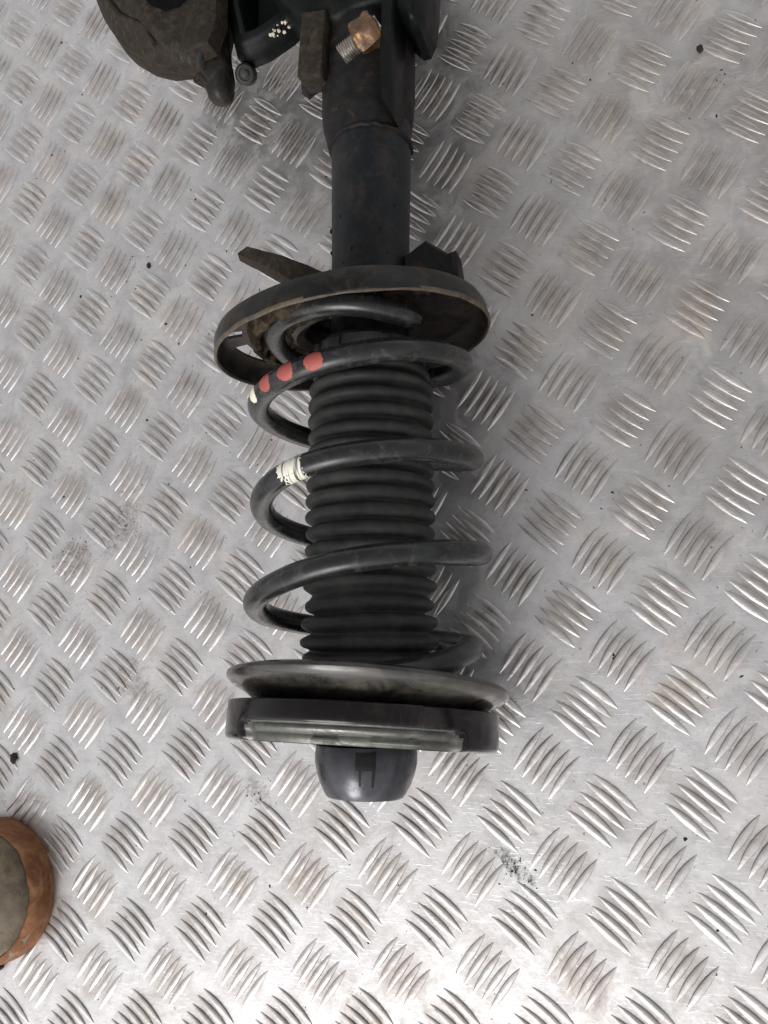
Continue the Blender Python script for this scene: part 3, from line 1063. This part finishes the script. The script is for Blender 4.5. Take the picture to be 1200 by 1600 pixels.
bm = bmesh.new()
loft(bm, shoe_layers([(0.3, 2.0, 0), (1.6, 0.2, 0), (6, 0, 0), (11, 0.3, 1), (15.0, 0.8, 2), (18.0, 2.4, 3), (20.0, 4.4, 4), (20.6, 5.6, 4), (19.2, 6.8, 4)]))
for v in bm.verts:
    if v.co.z > 0.0145:
        q = noise.fractal(v.co * 110, 1.0, 2.0, 3)
        v.co.z -= max(0.0, q) * 0.0028
        v.co.xy *= 1 - max(0.0, q) * 0.016
sole = from_bm('sole', bm, MT['sole'], shoe, angle=50)
bm = bmesh.new()
lay = [(17.0, 6.2, 4), (21.0, 6.6, 8), (25, 10, 19), (29.5, 18, 34), (33, 25, 48), (35, 33, 56), (36, 40, 58)]
loft(bm, shoe_layers(lay))
bmesh.ops.triangulate(bm, faces=[f for f in bm.faces if len(f.verts) > 4])
from_bm('leather_upper', bm, MT['leather'], shoe, angle=70)
# scuffed grey patch where the toe bumper has worn through, and grooves round the sole
bm = bmesh.new()
for z, r in ((6.0, 50.0), (10.5, 49.8)):
    pts = []
    for k in range(40):
        a = R(-75 + 150 * k / 39)
        pts.append(Vector(((r - 0.1) * 0.985 * math.cos(a), r * 1.0 * math.sin(a), z)) * MM)
    tube(bm, pts, 0.45 * MM, 6)
from_bm('sole_bead', bm, MT['sole'], shoe, angle=60)
bm = bmesh.new()
rows = []
for q in range(5):
    row = []
    for k in range(15):
        a = R(-66 + 40 * k / 14)
        w_ = math.sin(math.pi * k / 14) * (0.8 + 0.4 * noise.noise(Vector((k * 0.7, 2, 0))))
        rr = 48.4 - q * 1.15 * w_
        z = 15.6 + q * 1.15 * w_
        row.append(bm.verts.new(Vector((rr * math.cos(a) ** 0.97, rr * math.sin(a), z + 0.3)) * MM))
    rows.append(row)
for ra, rb_ in zip(rows, rows[1:]):
    for k in range(14):
        bm.faces.new((ra[k], ra[k + 1], rb_[k + 1], rb_[k]))
from_bm('scuff_patch', bm, MT['chalk_dull'], sole, angle=60)

# short dark stub beside it
bm = bmesh.new()
tube(bm, [Vector(p) * MM for p in ((-330, -312, 3), (-318, -306, 3.2), (-306, -300, 3.4), (-303.5, -298.8, 3.4))], [q * MM for q in (2.4, 2.4, 2.3, 1.5)], 14)
tube(bm, [Vector(p) * MM for p in ((-330, -316.5, 2.5), (-318, -310.5, 2.5), (-308, -305.5, 2.5), (-306, -304.5, 2.5))], [q * MM for q in (1.7, 1.7, 1.6, 1.0)], 12)
o = from_bm('metal_stub', bm, MT['crumb'])
tag(o, 'short dark forked metal stub just below the shoe toe', 'metal scrap')

# crumbs of dirt
def crumb(x, y, r, sq, seed, label):
    bm = bmesh.new()
    blob(bm, (0, 0, 0), r, sq, 2, 0.7, seed)
    o = from_bm('dirt_crumb', bm, MT['crumb'])
    o.location = (x * MM, y * MM, r * sq[2] * 0.5 * MM)
    tag(o, label, 'dirt crumb', 'crumbs of black dirt on the plate')
    return o
crumb(-310.5, -160, 3.6, (0.75, 1.05, 0.45), 1, 'largest black dirt crumb, near the left edge above the shoe toe')
crumb(198, 302, 2.4, (0.8, 1.1, 0.4), 5, 'black dirt crumb stuck on a bar in the upper right of the plate')
crumb(-211, 218, 2.0, (0.7, 1.2, 0.4), 8, 'small black dirt crumb on the plate in the upper left below the caliper')

bm = bmesh.new()
rc = random.Random(21)
def speck(x, y, r):
    q = bmesh.ops.create_icosphere(bm, subdivisions=1, radius=1.0)
    a = rc.uniform(0, 6.28); ca, sa = math.cos(a), math.sin(a)
    ex_, ey = rc.uniform(0.5, 1.5), rc.uniform(0.5, 1.1)
    for v in q['verts']:
        k = 1 + 0.6 * rc.uniform(-1, 1)
        X, Y = v.co.x * ex_ * r * k, v.co.y * ey * r * k
        v.co = Vector((x + X * ca - Y * sa, y + X * sa + Y * ca, v.co.z * r * 0.35 + floor_height(x * MM, y * MM) * 1000 + 0.1)) * MM
for k in range(420):
    speck(rc.uniform(-380, 260), rc.uniform(-330, 440), rc.choice((0.25, 0.3, 0.35, 0.45, 0.6, 0.9)))
for (cx, cy, sp, n_) in ((64, -208, 7, 26), (-266, -8, 14, 45), (-225, 15, 12, 30), (208, 280, 7, 14), (-110, -172, 9, 22), (-230, 215, 14, 18), (-120, 62, 10, 18)):
    for k in range(n_):
        speck(rc.gauss(cx, sp), rc.gauss(cy, sp * 0.7), rc.uniform(0.15, 0.7))
o = from_bm('dirt_specks', bm, MT['crumb'])
tag(o, 'scattered fine black grit and dirt specks over the tread plate', 'grit', kind='stuff')
